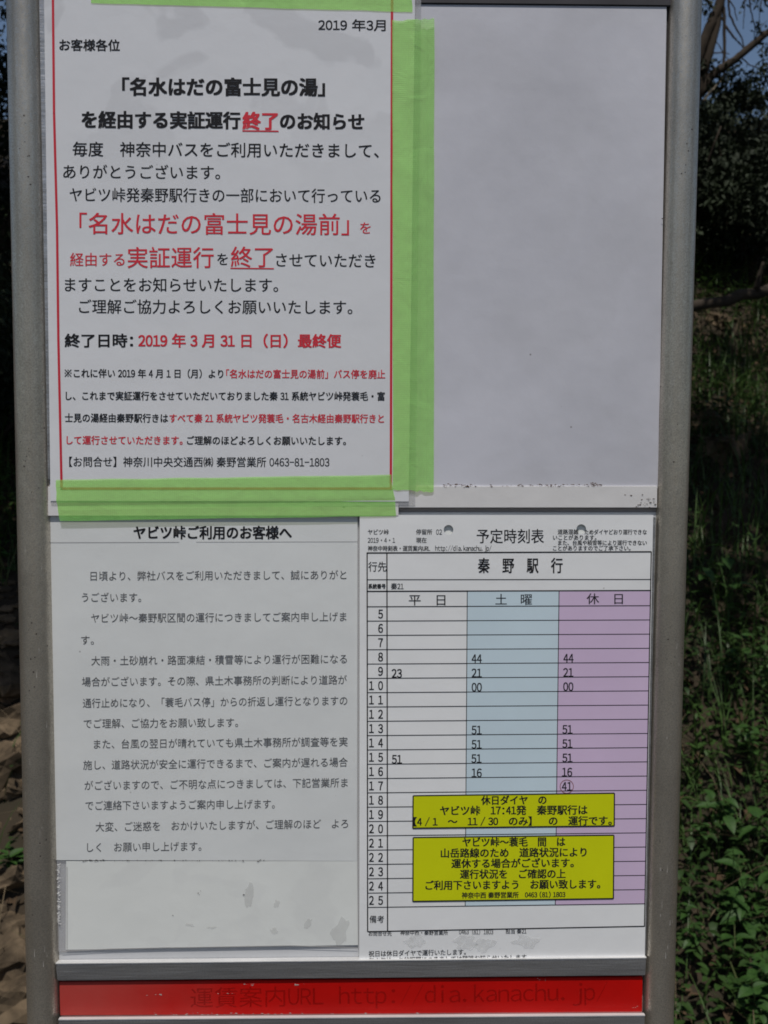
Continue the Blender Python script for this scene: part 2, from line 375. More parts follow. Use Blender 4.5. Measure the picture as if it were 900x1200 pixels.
# dirt: rust specks on the divider strip, seam dirt, scratches on the red strip
def flecks(name, boxes, y, m, parent, smin=.4, smax=1.3, flat=1.0):
    vs, fs = [], []
    for (x0, y0, x1, y1, n_) in boxes:
        for _ in range(n_):
            cx, cy_ = random.uniform(x0, x1), random.uniform(y0, y1); s = random.uniform(smin, smax); b = len(vs); nn = random.randint(5, 8)
            an = random.uniform(0, 3)
            for i in range(nn):
                t = 2 * math.pi * i / nn; q = s * random.uniform(.5, 1.3)
                vs.append(P(cx + math.cos(t) * q * random.uniform(1, 2) * flat, cy_ + math.sin(t) * q * .7, y))
            fs.append(tuple(range(b, b + nn)))
    return tag(mesh(name, vs, fs, m, parent), kind='stuff')
flecks('rust_speck', [(520, 567, 560, 571, 34), (575, 567.5, 705, 570.2, 60), (690, 565.5, 700, 569, 14), (750, 583, 768, 594, 9), (732, 578, 740, 583, 3)], .00155, M_rust, sign, .3, 1.1)
flecks('dirt_speck', [(752, 584, 768, 595, 8), (730, 575, 770, 595, 5), (780, 240, 783, 280, 3), (776, 255, 779, 262, 3)], .0014, M_grime, sign, .4, 1.1)
flecks('chipped_paint', [(285, 1153, 300, 1155, 8), (345, 1153, 360, 1154.5, 6), (170, 1165, 192, 1166.5, 7), (255, 1164, 272, 1166, 4), (180, 1187, 740, 1189.3, 70), (630, 1146.5, 640, 1149, 4), (742, 1178, 747, 1181, 3)], .0012, M_scratch, sign, .2, .7, 1.6)

# ------------------------------------------------------------------ notice poster
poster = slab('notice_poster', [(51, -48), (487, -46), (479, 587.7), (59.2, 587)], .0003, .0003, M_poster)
tag(poster, 'large white laminated notice with red border taped over the upper left panel', 'poster')
TY = .00012
segs = [(61.7, -30, 63.3, 133, 2.8), (63.3, 132.5, 66.8, 267, 2.8), (66.8, 266.5, 68.4, 400, 2.8), (68.4, 399.5, 72.2, 574, 2.8),
        (71, 572.6, 459, 572.6, 2.8), (459.6, -30, 459.3, 30, 3.0), (459.3, 29.5, 458.0, 574, 2.8), (61, -31, 461, -31, 2.8)]
quad_lines('red_border', segs, TY, M_border, poster)
film = slab('laminate_film', [(487.2, -46), (494, -46), (486.5, 592), (479.2, 592)], .0012, .0002, M_film, poster)
slab('laminate_film', [(59, 587.2), (479.1, 587.9), (479.1, 592.5), (60, 592)], .0005, .0002, M_film, poster)
K, R_ = M_ink, M_redink
T1 = [
 ('2019 年3月', 373, 452, 29, 14.5, K, .012, 29.5), ('お客様各位', 69.5, 140.5, 52.5, 14.5, K, .016, 53),
 ('「名水はだの富士見の湯」', 143, 381, 101.5, 22.5, K, .030, 102), ('を経由する実証運行', 95.5, 282, 140, 21.5, K, .030, 141),
 ('終了', 284, 326, 141.5, 22, R_, .030, None), ('のお知らせ', 328, 427, 141.8, 21, K, .030, 142.5),
 ('毎度　神奈中バスをご利用いただきまして、', 85, 444, 174.5, 18.5, K, .007, 176.5), ('ありがとうございます。', 74, 258, 201, 18, K, .007, 202),
 ('ヤビツ峠発秦野駅行きの一部において行っている', 81.5, 446, 228, 18, K, .007, 229.5),
 ('「名水はだの富士見の湯前」', 93, 409, 261.8, 27, R_, .006, 263), ('を', 422, 434.5, 267, 15.5, R_, .006, None),
 ('経由する', 82, 146, 304, 17, R_, .007, None), ('実証運行', 149.5, 250.5, 301.7, 26.5, R_, .006, None), ('を', 254.5, 267, 303.5, 16, K, .006, None),
 ('終了', 270.5, 320, 301, 26, R_, .006, None), ('させていただき', 323.5, 440, 304.5, 18, K, .007, 305.5),
 ('ますことをお知らせいたします。', 76, 326, 333.5, 18, K, .007, 334), ('ご理解ご協力よろしくお願いいたします。', 92.5, 413, 359, 18, K, .007, 360),
 ('終了日時：', 75.7, 156, 399, 17, K, .022, None), ('2019 年 3 月 31 日（日）最終便', 162, 400, 399, 17, R_, .022, 399.5),
 ('※これに伴い 2019 年 4 月 1 日（月）より', 75.7, 261.7, 437.2, 11.2, K, .014, 438), ('「名水はだの富士見の湯前」バス停を廃止', 265, 451.5, 438, 11.2, R_, .014, 438.5),
 ('し、これまで実証運行をさせていただいておりました秦 31 系統ヤビツ峠発蓑毛・富', 77, 451, 463.7, 11.2, K, .014, 464.3),
 ('士見の湯経由秦野駅行きは', 76, 197, 489.5, 11.2, K, .014, 490), ('すべて秦 21 系統ヤビツ発蓑毛・名古木経由秦野駅行きと', 198.5, 450, 490, 11.2, R_, .014, 490.5),
 ('して運行させていただきます。', 78, 214, 515.7, 11.2, R_, .014, 516), ('ご理解のほどよろしくお願いいたします。', 219, 405.5, 516, 11.2, K, .014, 516.5),
 ('【お問合せ】神奈川中央交通西㈱ 秦野営業所 0463-81-1803', 81, 386, 541, 12.8, K, .008, 541.5),
]
for s, x0, x1, yc, em, m, bo, yr in T1: text(s, x0, x1, yc, em, m, poster, TY, bo, yr)
quad_lines('underline', [(284, 153.3, 326.5, 153.8, 1.6)], TY, M_redink, poster)
quad_lines('underline', [(270, 314.3, 321, 314.8, 1.4)], TY, M_redink, poster)

# green tape: a strip that follows the step down from the poster to the panel
def tape(c, y0, prof, m, label, along, n=26, jag=1.0):
    """c: TL, TR, BR, BL; prof: (fraction across, depth) pairs; along: 'v' or 'h'."""
    vs, fs = [], []
    for i in range(n + 1):
        t = i / n
        for j, (f, dy) in enumerate(prof):
            if along == 'v': u, v = f, t
            else: u, v = t, f
            x = (c[0][0] * (1 - u) + c[1][0] * u) * (1 - v) + (c[3][0] * (1 - u) + c[2][0] * u) * v
            yy = (c[0][1] * (1 - u) + c[1][1] * u) * (1 - v) + (c[3][1] * (1 - u) + c[2][1] * u) * v
            wob = noise.noise(Vector((t * 9, f * 3, y0 * 1e4)))
            if j in (0, len(prof) - 1):
                if along == 'v': x += wob * .7
                else: yy += wob * .8
            if i in (0, n):
                q = random.uniform(-jag, jag)
                if along == 'v': yy += q
                else: x += q
            vs.append(P(x, yy, y0 + dy + wob * .00006))
    k = len(prof)
    for i in range(n):
        for j in range(k - 1):
            a = i * k + j; fs.append((a, a + 1, a + k + 1, a + k))
    o = mesh('tape_strip', vs, fs, m)
    return tag(o, label, 'tape', 'strips of green tape holding the notice')
pv = [(0, 0), (.12, -.00003), (.25, 0), (.37, .00002), (.42, .0002), (.60, .0003), (.65, .0006), (.70, .0009), (.76, .0008), (.82, .0005), (.86, .0008), (.95, .0009), (1, .0010)]
tape([(459.5, 24), (509, 22), (508.3, 576.5), (460.5, 574)], -.00015, pv, M_tape_v, 'long upright green tape along the right edge of the red bordered notice', 'v')
ph = [(0, 0), (.15, -.00003), (.3, 0), (.5, 0), (.56, .0001), (.64, .0005), (.74, .0004), (.85, .0006), (1, .0007)]
tape([(64.7, 562.4), (458.8, 556.4), (464.2, 604.6), (69.8, 610.6)], -.00012, ph, M_tape_h, 'wide green tape lying across the bottom edge of the red bordered notice', 'h', 30, 1.6)
tape([(104, -34), (483, -30), (482.5, 14), (106, 3.5)], -.00010, [(0, 0), (.3, .0001), (.6, -.0001), (.85, .0001), (1, 0)], M_tape_h, 'green tape across the top edge of the notice, mostly above the picture', 'h')

# ------------------------------------------------------------------ second notice
s2 = slab('notice_sheet', [(55, 603), (419, 603), (418.5, 1009), (62, 1008)], .0030, .0005, M_sheet)
tag(s2, 'aged white notice of grey serif print in the lower left compartment', 'notice')
TY = .0028
T2 = [
 ('ヤビツ峠ご利用のお客様へ', 156.4, 342, 624, 16.5, M_ink, .022, 624),
 ('日頃より、弊社バスをご利用いただきまして、誠にありがと', 106, 406, 675, 12, 0, 0, 673.5), ('うございます。', 96, 165.5, 700, 12, 0, 0, 700),
 ('ヤビツ峠～秦野駅区間の運行につきましてご案内申し上げま', 106.7, 406, 724.4, 12, 0, 0, 722.5), ('す。', 95, 110, 750, 12, 0, 0, 750),
 ('大雨・土砂崩れ・路面凍結・積雪等により運行が困難になる', 107, 406.5, 774.3, 12, 0, 0, 772), ('場合がございます。その際、県土木事務所の判断により道路が', 96, 406.5, 799, 12, 0, 0, 796.5),
 ('通行止めになり、「蓑毛バス停」からの折返し運行となりますの', 97, 407, 824, 12, 0, 0, 821), ('でご理解、ご協力をお願い致します。', 98, 279, 848, 12, 0, 0, 846.5),
 ('また、台風の翌日が晴れていても県土木事務所が調査等を実', 110, 407.5, 872, 12, 0, 0, 869), ('施し、道路状況が安全に運行できるまで、ご案内が遅れる場合', 97.5, 407.5, 896.5, 12, 0, 0, 893),
 ('がございますので、ご不明な点につきましては、下記営業所ま', 99, 407.5, 920.5, 12, 0, 0, 917), ('でご連絡下さいますようご案内申し上げます。', 100, 322, 944, 12, 0, 0, 942),
 ('大変、ご迷惑を　おかけいたしますが、ご理解のほど　よろ', 112, 408, 969, 12, 0, 0, 965), ('しく　お願い申し上げます。', 102, 236, 993, 12, 0, 0, 991.5),
]
for s, x0, x1, yc, em, m, bo, yr in T2: text(s, x0, x1, yc, em, m or M_ink2, s2, TY, bo or .002, yr)
quad_lines('fold_line', [(56, 635.6, 210, 635.2, .7), (230, 635, 419, 634.5, .6)], TY, mat('fold_shade', (.50, .50, .50), .8), s2)
bl = slab('blank_label', [(77.5, 1009.5), (418.6, 1009), (419.5, 1107.5), (77, 1113)], .0031, .0008, M_blank)
tag(bl, 'blank white label with a clear film edge below the grey printed notice', 'label')
slab('clear_film_edge', [(66.5, 1009), (77.2, 1009), (76.8, 1114.5), (68, 1115)], .0030, .0004, M_film, bl)
slab('clear_film_edge', [(77, 1113.3), (200, 1109.8), (200, 1111.2), (77, 1114.7)], .0030, .0004, M_film, bl)
quad_lines('film_crease', [(72, 1115, 130, 1112, .9), (130, 1112, 200, 1110.5, .7), (200, 1110.6, 340, 1108.2, .8), (340, 1108.2, 419, 1110.4, .9)], .00285, mat('crease_grime', (.38, .37, .36), .8), bl)
quad_lines('film_crease', [(78.5, 1016, 78.5, 1112, .6)], .00285, mat('crease_light', (.35, .35, .35), .8), bl)
flecks('torn_white_edge', [(67, 1012, 70.5, 1084, 60)], .00275, M_scuff, bl, .5, 1.3)
flecks('dirt_fleck', [(95, 1007.6, 125, 1009, 26), (130, 1007.8, 300, 1009, 34), (300, 1007.2, 310, 1009.5, 8), (66.5, 1079, 69.5, 1084, 4), (201, 1071, 203, 1073, 2), (232, 1044, 236, 1049, 3), (285, 1048, 287, 1050, 2)], .0026, M_grime, bl, .2, .8)
# scuffs in the film over the blank label
def scuff(name, spots_, y, m, parent):
    vs, fs = [], []
    for cx, cy_, rx, ry, an in spots_:
        b = len(vs); nn = 22
        for i in range(nn):
            t = 2 * math.pi * i / nn; q = 1 + .75 * noise.noise(Vector((math.cos(t) * 1.3 + cx, math.sin(t) * 1.3, cy_))) + .2 * noise.noise(Vector((math.cos(t) * 5 + cx, math.sin(t) * 5, cy_)))
            X, Y = math.cos(t) * rx * q, math.sin(t) * ry * q
            vs.append(P(cx + X * math.cos(an) - Y * math.sin(an), cy_ + X * math.sin(an) + Y * math.cos(an), y))
        fs.append(tuple(range(b, b + nn)))
    return tag(mesh(name, vs, fs, m, parent), kind='stuff')
M_smear, _ = see_through(mat('dull_smear', (.62, .62, .61), .4, 0, .4, .2, 200.), .78)
scuff('smear', [(321, 1091, 5, 3.4, .5), (361, 1082, 3.4, 7, .5), (324, 1059, 3, 5, .2), (222, 1084, 6, 2, .2), (248, 1087, 5, 1.8, 0), (400, 1092, 9, 14, .3), (292, 1050, 6, 12, .1)], .00284, M_smear, bl)
slab('side_seam', [(419.8, 603), (421.2, 603), (420.8, 1121), (419.8, 1121)], .0034, .0006, M_film, s2)

# ------------------------------------------------------------------ timetable
def pierced_sheet(name, c, y, th, holes, m, parent=None):
    cu = bpy.data.curves.new('c', 'CURVE'); cu.dimensions = '2D'; cu.fill_mode = 'BOTH'; cu.extrude = th / 2
    def poly(pts):
        s = cu.splines.new('POLY'); s.points.add(len(pts) - 1)
        for i, q in enumerate(pts): s.points[i].co = (q.x, q.z, 0, 1)
        s.use_cyclic_u = True
    poly([P(a, b, y) for a, b in c])
    for hx, hy, hr in holes: poly([P(hx + hr * math.cos(2 * math.pi * i / 28), hy + hr * math.sin(2 * math.pi * i / 28), y) for i in range(28)])
    o = bpy.data.objects.new('c', cu); COL.objects.link(o)
    me = bpy.data.meshes.new_from_object(o.evaluated_get(bpy.context.evaluated_depsgraph_get()))
    bpy.data.objects.remove(o)
    for v in me.vertices: v.co = (v.co.x, y + th / 2 + v.co.z, v.co.y)
    me.name = name; me.update()
    return link(name, me, m, parent)
tt = pierced_sheet('timetable_sheet', [(421.5, 603.5), (765.5, 603.5), (755.6, 1123), (421, 1126)], .0012, .0006, [(525.6, 620.8, 5.6), (681.2, 620.0, 5.6)], M_time)
slab('backing_card', [(424, 604.5), (764, 604.5), (754, 1118), (424, 1120)], .0030, .0006, M_blank, tt)
tag(tt, 'printed bus timetable sheet with blue and lilac columns and two punched holes', 'timetable')
Y0 = .00105
ys_l = {0: 648, 1: 679.3, 2: 693, 3: 711}; ys_r = {0: 646.6, 1: 679, 2: 692, 3: 709.8}
def row_l(k): return 711 + 16.78 * k        # lower edge of hour rows, k = 1..21
def row_r(k): return 709.8 + 16.63 * k
def yy_at(x, l_, r_): return l_ + (r_ - l_) * (x - 430) / 330
def colx(c0, c1, y): return c0 + (c1 - c0) * (y - 648) / (1091 - 648)
XL, X1, X2, X3, XR = (430.2, 430.8), (453.4, 454.2), (547.9, 545), (655.7, 650.4), (763.2, 755.2)
def cellpt(X, l_, r_):
    y = (l_ + r_) / 2; x = colx(*X, y); return (x, yy_at(x, l_, r_))
def fill(name, XA, XB, m):
    c = [cellpt(XA, 693, 692), cellpt(XB, 693, 692), cellpt(XB, row_l(21), row_r(21)), cellpt(XA, row_l(21), row_r(21))]
    vs = [P(a, b, Y0 + .00008) for a, b in c]; return mesh(name, vs, [(3, 2, 1, 0)], m, tt)
fill('blue_column', X2, X3, M_blue); fill('lilac_column', X3, XR, M_lilac)
lines = []
def hl(l_, r_, wd, XA=XL, XB=XR):
    a, b = cellpt(XA, l_, r_), cellpt(XB, l_, r_); lines.append((*a, *b, wd))
hl(648, 646.6, 1.5); hl(679.3, 679, .9); hl(693, 692, 1.4); hl(711, 709.8, 1.0)
for k in range(1, 22): hl(row_l(k), row_r(k), .9)
hl(1091.8, 1085.4, 1.3)
def vl(X, y0, y1, wd): lines.append((colx(*X, y0), y0, colx(*X, y1), y1, wd))
vl(XL, 647.5, 1092, 1.4); vl(X1, 648, 1091.4, 1.4); vl(XR, 646.2, 1085.8, 1.3)
vl(X2, 692.6, row_l(21) - 1.5, .9); vl(X3, 692.2, row_l(21) - 3, .9)
quad_lines('grid_lines', lines, Y0, M_ink, tt)
Y1 = Y0 - .00002
def tx(s, x0, x1, yc, em, bold=.004, yr=None, m=None): return text(s, x0, x1, yc, em, m or M_ink, tt, Y1, bold, yr)
T3 = [
 ('ヤビツ峠', 431, 455.6, 623.4, 6.8, .014), ('停留所', 487.5, 506.5, 623.3, 6.8, .014), ('02', 511, 518, 623.3, 8, .004), ('2019・4・1', 431, 463, 633, 7.5, .006), ('現在', 487.5, 500, 633, 6.8, .014),
 ('神奈中時刻表・運賃案内URL', 431, 504, 642.6, 6.8, .016), ('http://dia.kanachu.jp/', 510, 576, 642.4, 7.5, .008),
 ('予定時刻表', 558.6, 637.5, 628.2, 18, .006), ('道路混雑', 653.5, 678, 623.2, 6.5, .014), ('ためダイヤどおり運行できな', 685, 758, 623.4, 6.5, .014),
 ('いことがあります。', 648, 699, 629.8, 6.5, .014), ('また、台風や積雪等により運行できない', 654, 758, 636, 6.5, .014), ('ことがありますのでご了承下さい。', 648, 739, 642.3, 6.5, .014),
 ('行先', 431.6, 453, 664, 12.5, .006), ('秦　野　駅　行', 560, 659.5, 662.6, 19, .012), ('系統番号', 431.6, 452, 687, 6.2, .022), ('秦21', 458, 473, 687, 8.5, .008),
 ('平　日', 479, 522, 703, 14, .006), ('土　曜', 580.5, 623.5, 702.4, 14, .006), ('休　日', 687.5, 730, 701.7, 14, .006),
 ('備考', 433, 450, 1077.2, 9.5, .006), ('お問合せ先', 432, 459, 1094, 6.2, .010), ('神奈中西・秦野営業所', 469, 525, 1093, 6.2, .012), ('0463（81）1803', 538, 578, 1092, 7.2, .006), ('担当 秦21', 592.5, 617, 1091.3, 6.5, .010),
]
for s, x0, x1, yc, em, bo in T3: tx(s, x0, x1, yc, em, bo)
tx('祝日は休日ダイヤで運行いたします。', 432, 546, 1117.8, 7.6, .010, 1115.6); tx('年末年始、お盆期間につきましては随時お知らせいたします', 432, 617, 1126.0, 7.6, .010, 1121.8)
for h in range(5, 26):
    k = h - 5; yc = row_l(k) + 8.3
    tx(str(h % 10), 446, None, yc, 13.6, .013)
    if h > 9: tx(str(h // 10), 435.3, None, yc, 13.6, .013)
for hr, s, x0 in ((9, '23', 459), (15, '51', 459.2), (8, '44', 552.7), (9, '21', 552.7), (10, '00', 552.7), (13, '51', 552.6), (14, '51', 552.6), (15, '51', 552.4), (16, '16', 552.6),
                  (8, '44', 660.2), (9, '21', 660), (10, '00', 660), (13, '51', 659), (14, '51', 659), (15, '51', 659), (16, '16', 658.6), (17, '41', 658.4)):
    k = hr - 5; yc = yy_at(x0, row_l(k), row_r(k)) + 11.0
    tx(s, x0 + 6, None, yc, 13.4, .013)
M_ringink = mat('brown_ring_ink', (.25, .09, .09), .6)
def ring(name, cx, cy_, r, wd, y, m, parent, seg=36):
    vs, fs = [], []
    for i in range(seg):
        t = 2 * math.pi * i / seg
        vs += [P(cx + math.cos(t) * r, cy_ + math.sin(t) * r, y), P(cx + math.cos(t) * (r - wd), cy_ + math.sin(t) * (r - wd), y)]
    for i in range(seg):
        j = (i + 1) % seg; fs.append((2 * i, 2 * i + 1, 2 * j + 1, 2 * j))
    return mesh(name, vs, fs, m, parent)
ring('printed_circle', 664.2, 921.8, 8.2, .8, Y1, M_ringink, tt)
M_smear2, _ = see_through(mat('dry_smear', (.86, .87, .87), .6, 0, .3, .3, 250.), .7)
scuff('smear', [(486, 1103, 11, 8, .2), (545, 1105, 14, 8, .1), (568, 1107, 12, 7, -.4), (618, 1103, 14, 7, .1)], Y1 - .00002, M_smear2, tt)

def sticker(c, rows, label):
    o = slab('yellow_sticker', c, .00082, .0002, M_yellow)
    tag(o, label, 'sticker', 'yellow stickers on the timetable')
    y = .00079
    quad_lines('black_outline', [(*c[i], *c[(i + 1) % 4], 1.5) for i in range(4)], y, M_ink, o)
    for s, x0, x1, yc, em, yr in rows: text(s, x0, x1, yc, em, M_ink, o, y - .00002, .022, yr)
sticker([(484.2, 932.6), (720, 929.6), (719.8, 967.8), (483.8, 970.5)],
    [('休日ダイヤ　の', 563.7, 640.5, 938, 11.5, 937.3), ('ヤビツ峠　17:41発　秦野駅行は', 515.5, 688.5, 950, 12, 949), ('【4 / 1　～　11 / 30　のみ】　の　運行です。', 484.5, 717, 963, 11.5, 961.5)],
    'smaller upper yellow sticker of three lines on the timetable')
sticker([(484.2, 981.6), (719.4, 978.8), (718.8, 1053), (483.8, 1056.3)],
    [('ヤビツ峠～蓑毛　間　は', 541.8, 662.5, 987, 11.8, 986.3), ('山岳路線のため　道路状況により', 516.5, 687.5, 999.8, 11.8, 998.5), ('運休する場合がございます。', 529, 672.5, 1012, 11.8, 1011),
     ('運行状況を　ご確認の上', 539, 663, 1024.5, 11.8, 1023.8), ('ご利用下さいますよう　お願い致します。', 498.5, 703.5, 1037.5, 11.8, 1035.8), ('神奈中西 秦野営業所　0463 (81) 1803', 541, 662.5, 1049.3, 7.8, 1048.2)],
    'taller lower yellow sticker of six lines on the timetable')

# ------------------------------------------------------------------ hillside behind
M_soil = mat('forest_soil', (.045, .032, .022), .95, 0, .2, .6, 3.5, 1., 40., col2=(.025, .022, .014))
M_road = mat('asphalt', (.055, .055, .056), .9, 0, .3, .3, 40., .6, 200.)
M_verge = mat('gravel_verge', (.08, .07, .055), .95, 0, .2, .5, 15., 1., 80.)
xs = np.concatenate([np.linspace(-60, -7, 14)[:-1], np.linspace(-7, 8, 120), np.linspace(8, 60, 14)[1:]])
yv = np.concatenate([np.linspace(.7, 9, 90), np.linspace(9, 90, 24)[1:]])
vs = [(x, y, hill(x, y) + (-.03 if y < .75 else 0)) for y in yv for x in xs]
nx_ = len(xs); fs = [(j * nx_ + i, j * nx_ + i + 1, (j + 1) * nx_ + i + 1, (j + 1) * nx_ + i) for j in range(len(yv) - 1) for i in range(nx_ - 1)]
tag(mesh('hillside', vs, fs, M_soil, None, True), kind='structure')
tag(mesh('ground', [(-600, -600, -.008), (600, -600, -.008), (600, 600, -.008), (-600, 600, -.008)], [(0, 1, 2, 3)], M_verge), kind='structure')
tag(mesh('road', [(-300, -9, .0), (300, -9, .0), (300, -.9, .0), (-300, -.9, .0)], [(0, 1, 2, 3)], M_road), kind='structure')

def leafmat(name, col, col2, rough=.5, trans=.25):
    m = mat(name, col, rough, 0, .35, 0, 2.2, col2=col2)
    n = m.node_tree.nodes; l = m.node_tree.links; b = n['Principled BSDF']; out = n['Material Output']
    src = b.inputs['Base Color'].links[0].from_socket
    t = n.new('ShaderNodeBsdfTranslucent'); mx = n.new('ShaderNodeMixShader'); mx.inputs[0].default_value = trans
    l.new(src, t.inputs[0]); l.new(b.outputs[0], mx.inputs[1]); l.new(t.outputs[0], mx.inputs[2]); l.new(mx.outputs[0], out.inputs[0])
    return m
L_grass = leafmat('grass_blade', (.060, .115, .025), (.025, .050, .012))
L_dry = mat('dry_stem', (.17, .13, .08), .8, 0, .2, .5, 6.)
L_plant = leafmat('fresh_leaf', (.045, .105, .020), (.022, .06, .013), .55)
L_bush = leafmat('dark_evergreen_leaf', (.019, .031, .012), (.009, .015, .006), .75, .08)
L_cover = leafmat('ground_cover_leaf', (.042, .088, .019), (.016, .036, .009))
M_litter = mat('dead_leaf', (.10, .065, .038), .9, 0, .2, .6, 4.)
M_bark = mat('bark', (.058, .046, .036), .95, 0, .2, .5, 12., 1., 50., stretch=(1, 1, .3))
M_palebark = mat('pale_twig_bark', (.30, .26, .20), .9, 0, .2, .3, 20.)
M_stone = mat('brown_stone', (.15, .11, .07), .9, 0, .2, .75, 9., 1., 45.)
M_stem = mat('green_stem', (.09, .11, .04), .7, 0, .3, .2, 30.)

# vectorised scatter of leaf-like pieces
def scatter(name, pts, dirs, ups, L, W, m, parent=None, fold=.25, droop=.3):
    """Each piece: a folded, drooping leaf of eight triangles."""
    n = len(pts); dirs = dirs / np.linalg.norm(dirs, axis=1, keepdims=True)
    side = np.cross(dirs, ups); side /= np.linalg.norm(side, axis=1, keepdims=True) + 1e-9
    nrm = np.cross(side, dirs)
    prof = [(0, 0), (.3, .5), (.62, .42), (1, 0)]
    V = np.empty((n, 8, 3)); Lc, Wc = L[:, None], W[:, None]
    def pt(t, s): return pts + dirs * (Lc * t) + side * (Wc * s) + nrm * (Lc * (-droop * t * t) + Wc * abs(s) * fold)
    lay = [(0, 0), (.3, -.5), (.3, 0), (.3, .5), (.65, -.4), (.65, 0), (.65, .4), (1, 0)]
    for k, (t, s) in enumerate(lay): V[:, k] = pt(t, s)
    base = np.array([[0, 2, 1], [0, 3, 2], [1, 2, 5], [1, 5, 4], [2, 3, 6], [2, 6, 5], [4, 5, 7], [5, 6, 7]])
    Fc = (base[None] + (np.arange(n) * 8)[:, None, None]).reshape(-1, 3)
    me = bpy.data.meshes.new(name); me.vertices.add(n * 8); me.vertices.foreach_set('co', V.ravel())
    me.loops.add(len(Fc) * 3); me.polygons.add(len(Fc)); me.loops.foreach_set('vertex_index', Fc.ravel().astype(np.int32))
    me.polygons.foreach_set('loop_start', np.arange(0, len(Fc) * 3, 3, dtype=np.int32)); me.polygons.foreach_set('loop_total', np.full(len(Fc), 3, dtype=np.int32))
    me.update(calc_edges=True); me.validate()
    return link(name, me, m, parent)
def blades(name, pts, az, tilt, L, W, m):
    n = len(pts); k = 5; V = np.empty((n, k * 2 - 1, 3))
    hx, hy = np.cos(az), np.sin(az); sx, sy_ = -hy, hx
    for i in range(k):
        t = i / (k - 1); out = L * tilt * t * t; up = L * t * (1 - .35 * tilt * t)
        c = pts + np.stack([hx * out, hy * out, up], 1); ww = (W * (1 - t) ** .7 * .5)[:, None]; s = np.stack([sx, sy_, np.zeros(n)], 1)
        if i < k - 1: V[:, 2 * i] = c - s * ww; V[:, 2 * i + 1] = c + s * ww
        else: V[:, 2 * i] = c
    base = []
    for i in range(k - 2): base += [[2 * i, 2 * i + 1, 2 * i + 3], [2 * i, 2 * i + 3, 2 * i + 2]]
    base.append([2 * k - 4, 2 * k - 3, 2 * k - 2]); base = np.array(base)
    nv = 2 * k - 1; Fc = (base[None] + (np.arange(n) * nv)[:, None, None]).reshape(-1, 3)
    me = bpy.data.meshes.new(name); me.vertices.add(n * nv); me.vertices.foreach_set('co', V.ravel())
    me.loops.add(len(Fc) * 3); me.polygons.add(len(Fc)); me.loops.foreach_set('vertex_index', Fc.ravel().astype(np.int32))
    me.polygons.foreach_set('loop_start', np.arange(0, len(Fc) * 3, 3, dtype=np.int32)); me.polygons.foreach_set('loop_total', np.full(len(Fc), 3, dtype=np.int32))
    me.update(calc_edges=True); me.validate()
    return link(name, me, m)
def on_hill(n, x0, x1, y0, y1, keep=None):
    out = []
    while len(out) < n:
        x, y = random.uniform(x0, x1), random.uniform(y0, y1)
        if keep and not keep(x, y): continue
        out.append((x, y, hill(x, y)))
    return np.array(out)
def tufty(x, y, s=1.3, off=0., th=0.): return noise.noise(Vector((x * s, y * s, 20 + off))) + random.uniform(-.25, .25) > th
left_earth = lambda x, y: x < -.2 and y < 2.9
# grass, in tufts
p = on_hill(26000, -3.4, 4.6, 1.35, 6.5, lambda x, y: tufty(x, y, 1.6, 0, -.16) and not (left_earth(x, y) and random.random() < .93))
n = len(p); tag(blades('grass', p, rng.uniform(0, 6.28, n), rng.uniform(.2, 1.1, n), rng.uniform(.10, .34, n), rng.uniform(.004, .010, n), L_grass), 'dark green grass in loose tufts over the hillside', 'grass', kind='stuff')
p = on_hill(3500, -3.4, 4.6, 1.3, 6.5)
n = len(p); tag(blades('dry_grass', p, rng.uniform(0, 6.28, n), rng.uniform(.5, 1.6, n), rng.uniform(.10, .40, n), rng.uniform(.002, .005, n), L_dry), 'dry pale stalks lying among the grass on the hillside', 'dry grass', kind='stuff')
p = on_hill(60000, -3.0, 4.2, 1.2, 6, lambda x, y: tufty(x, y, 1.1, 7, -.22) and not (left_earth(x, y) and random.random() < .96))
n = len(p); p[:, 2] += rng.uniform(.0, .16, n)
a = rng.uniform(0, 6.28, n); d = np.stack([np.cos(a), np.sin(a), rng.uniform(-.3, .6, n)], 1)
tag(scatter('ground_cover', p, d, np.tile([0, 0, 1.], (n, 1)), rng.uniform(.015, .050, n), rng.uniform(.008, .024, n), L_cover), 'small leaved green ground cover spreading over the slope', 'ground cover', kind='stuff')
p = on_hill(16000, -3.4, 4.8, .9, 7)
n = len(p); p[:, 2] += rng.uniform(.003, .03, n)
a = rng.uniform(0, 6.28, n); d = np.stack([np.cos(a), np.sin(a), rng.uniform(-.4, .5, n)], 1); u_ = rng.normal(0, .5, (n, 3)) + [0, 0, 1.]
tag(scatter('leaf_litter', p, d, u_, rng.uniform(.02, .06, n), rng.uniform(.012, .035, n), M_litter, None, .5, .5), 'brown dead leaves scattered over the bare earth', 'leaf litter', kind='stuff')

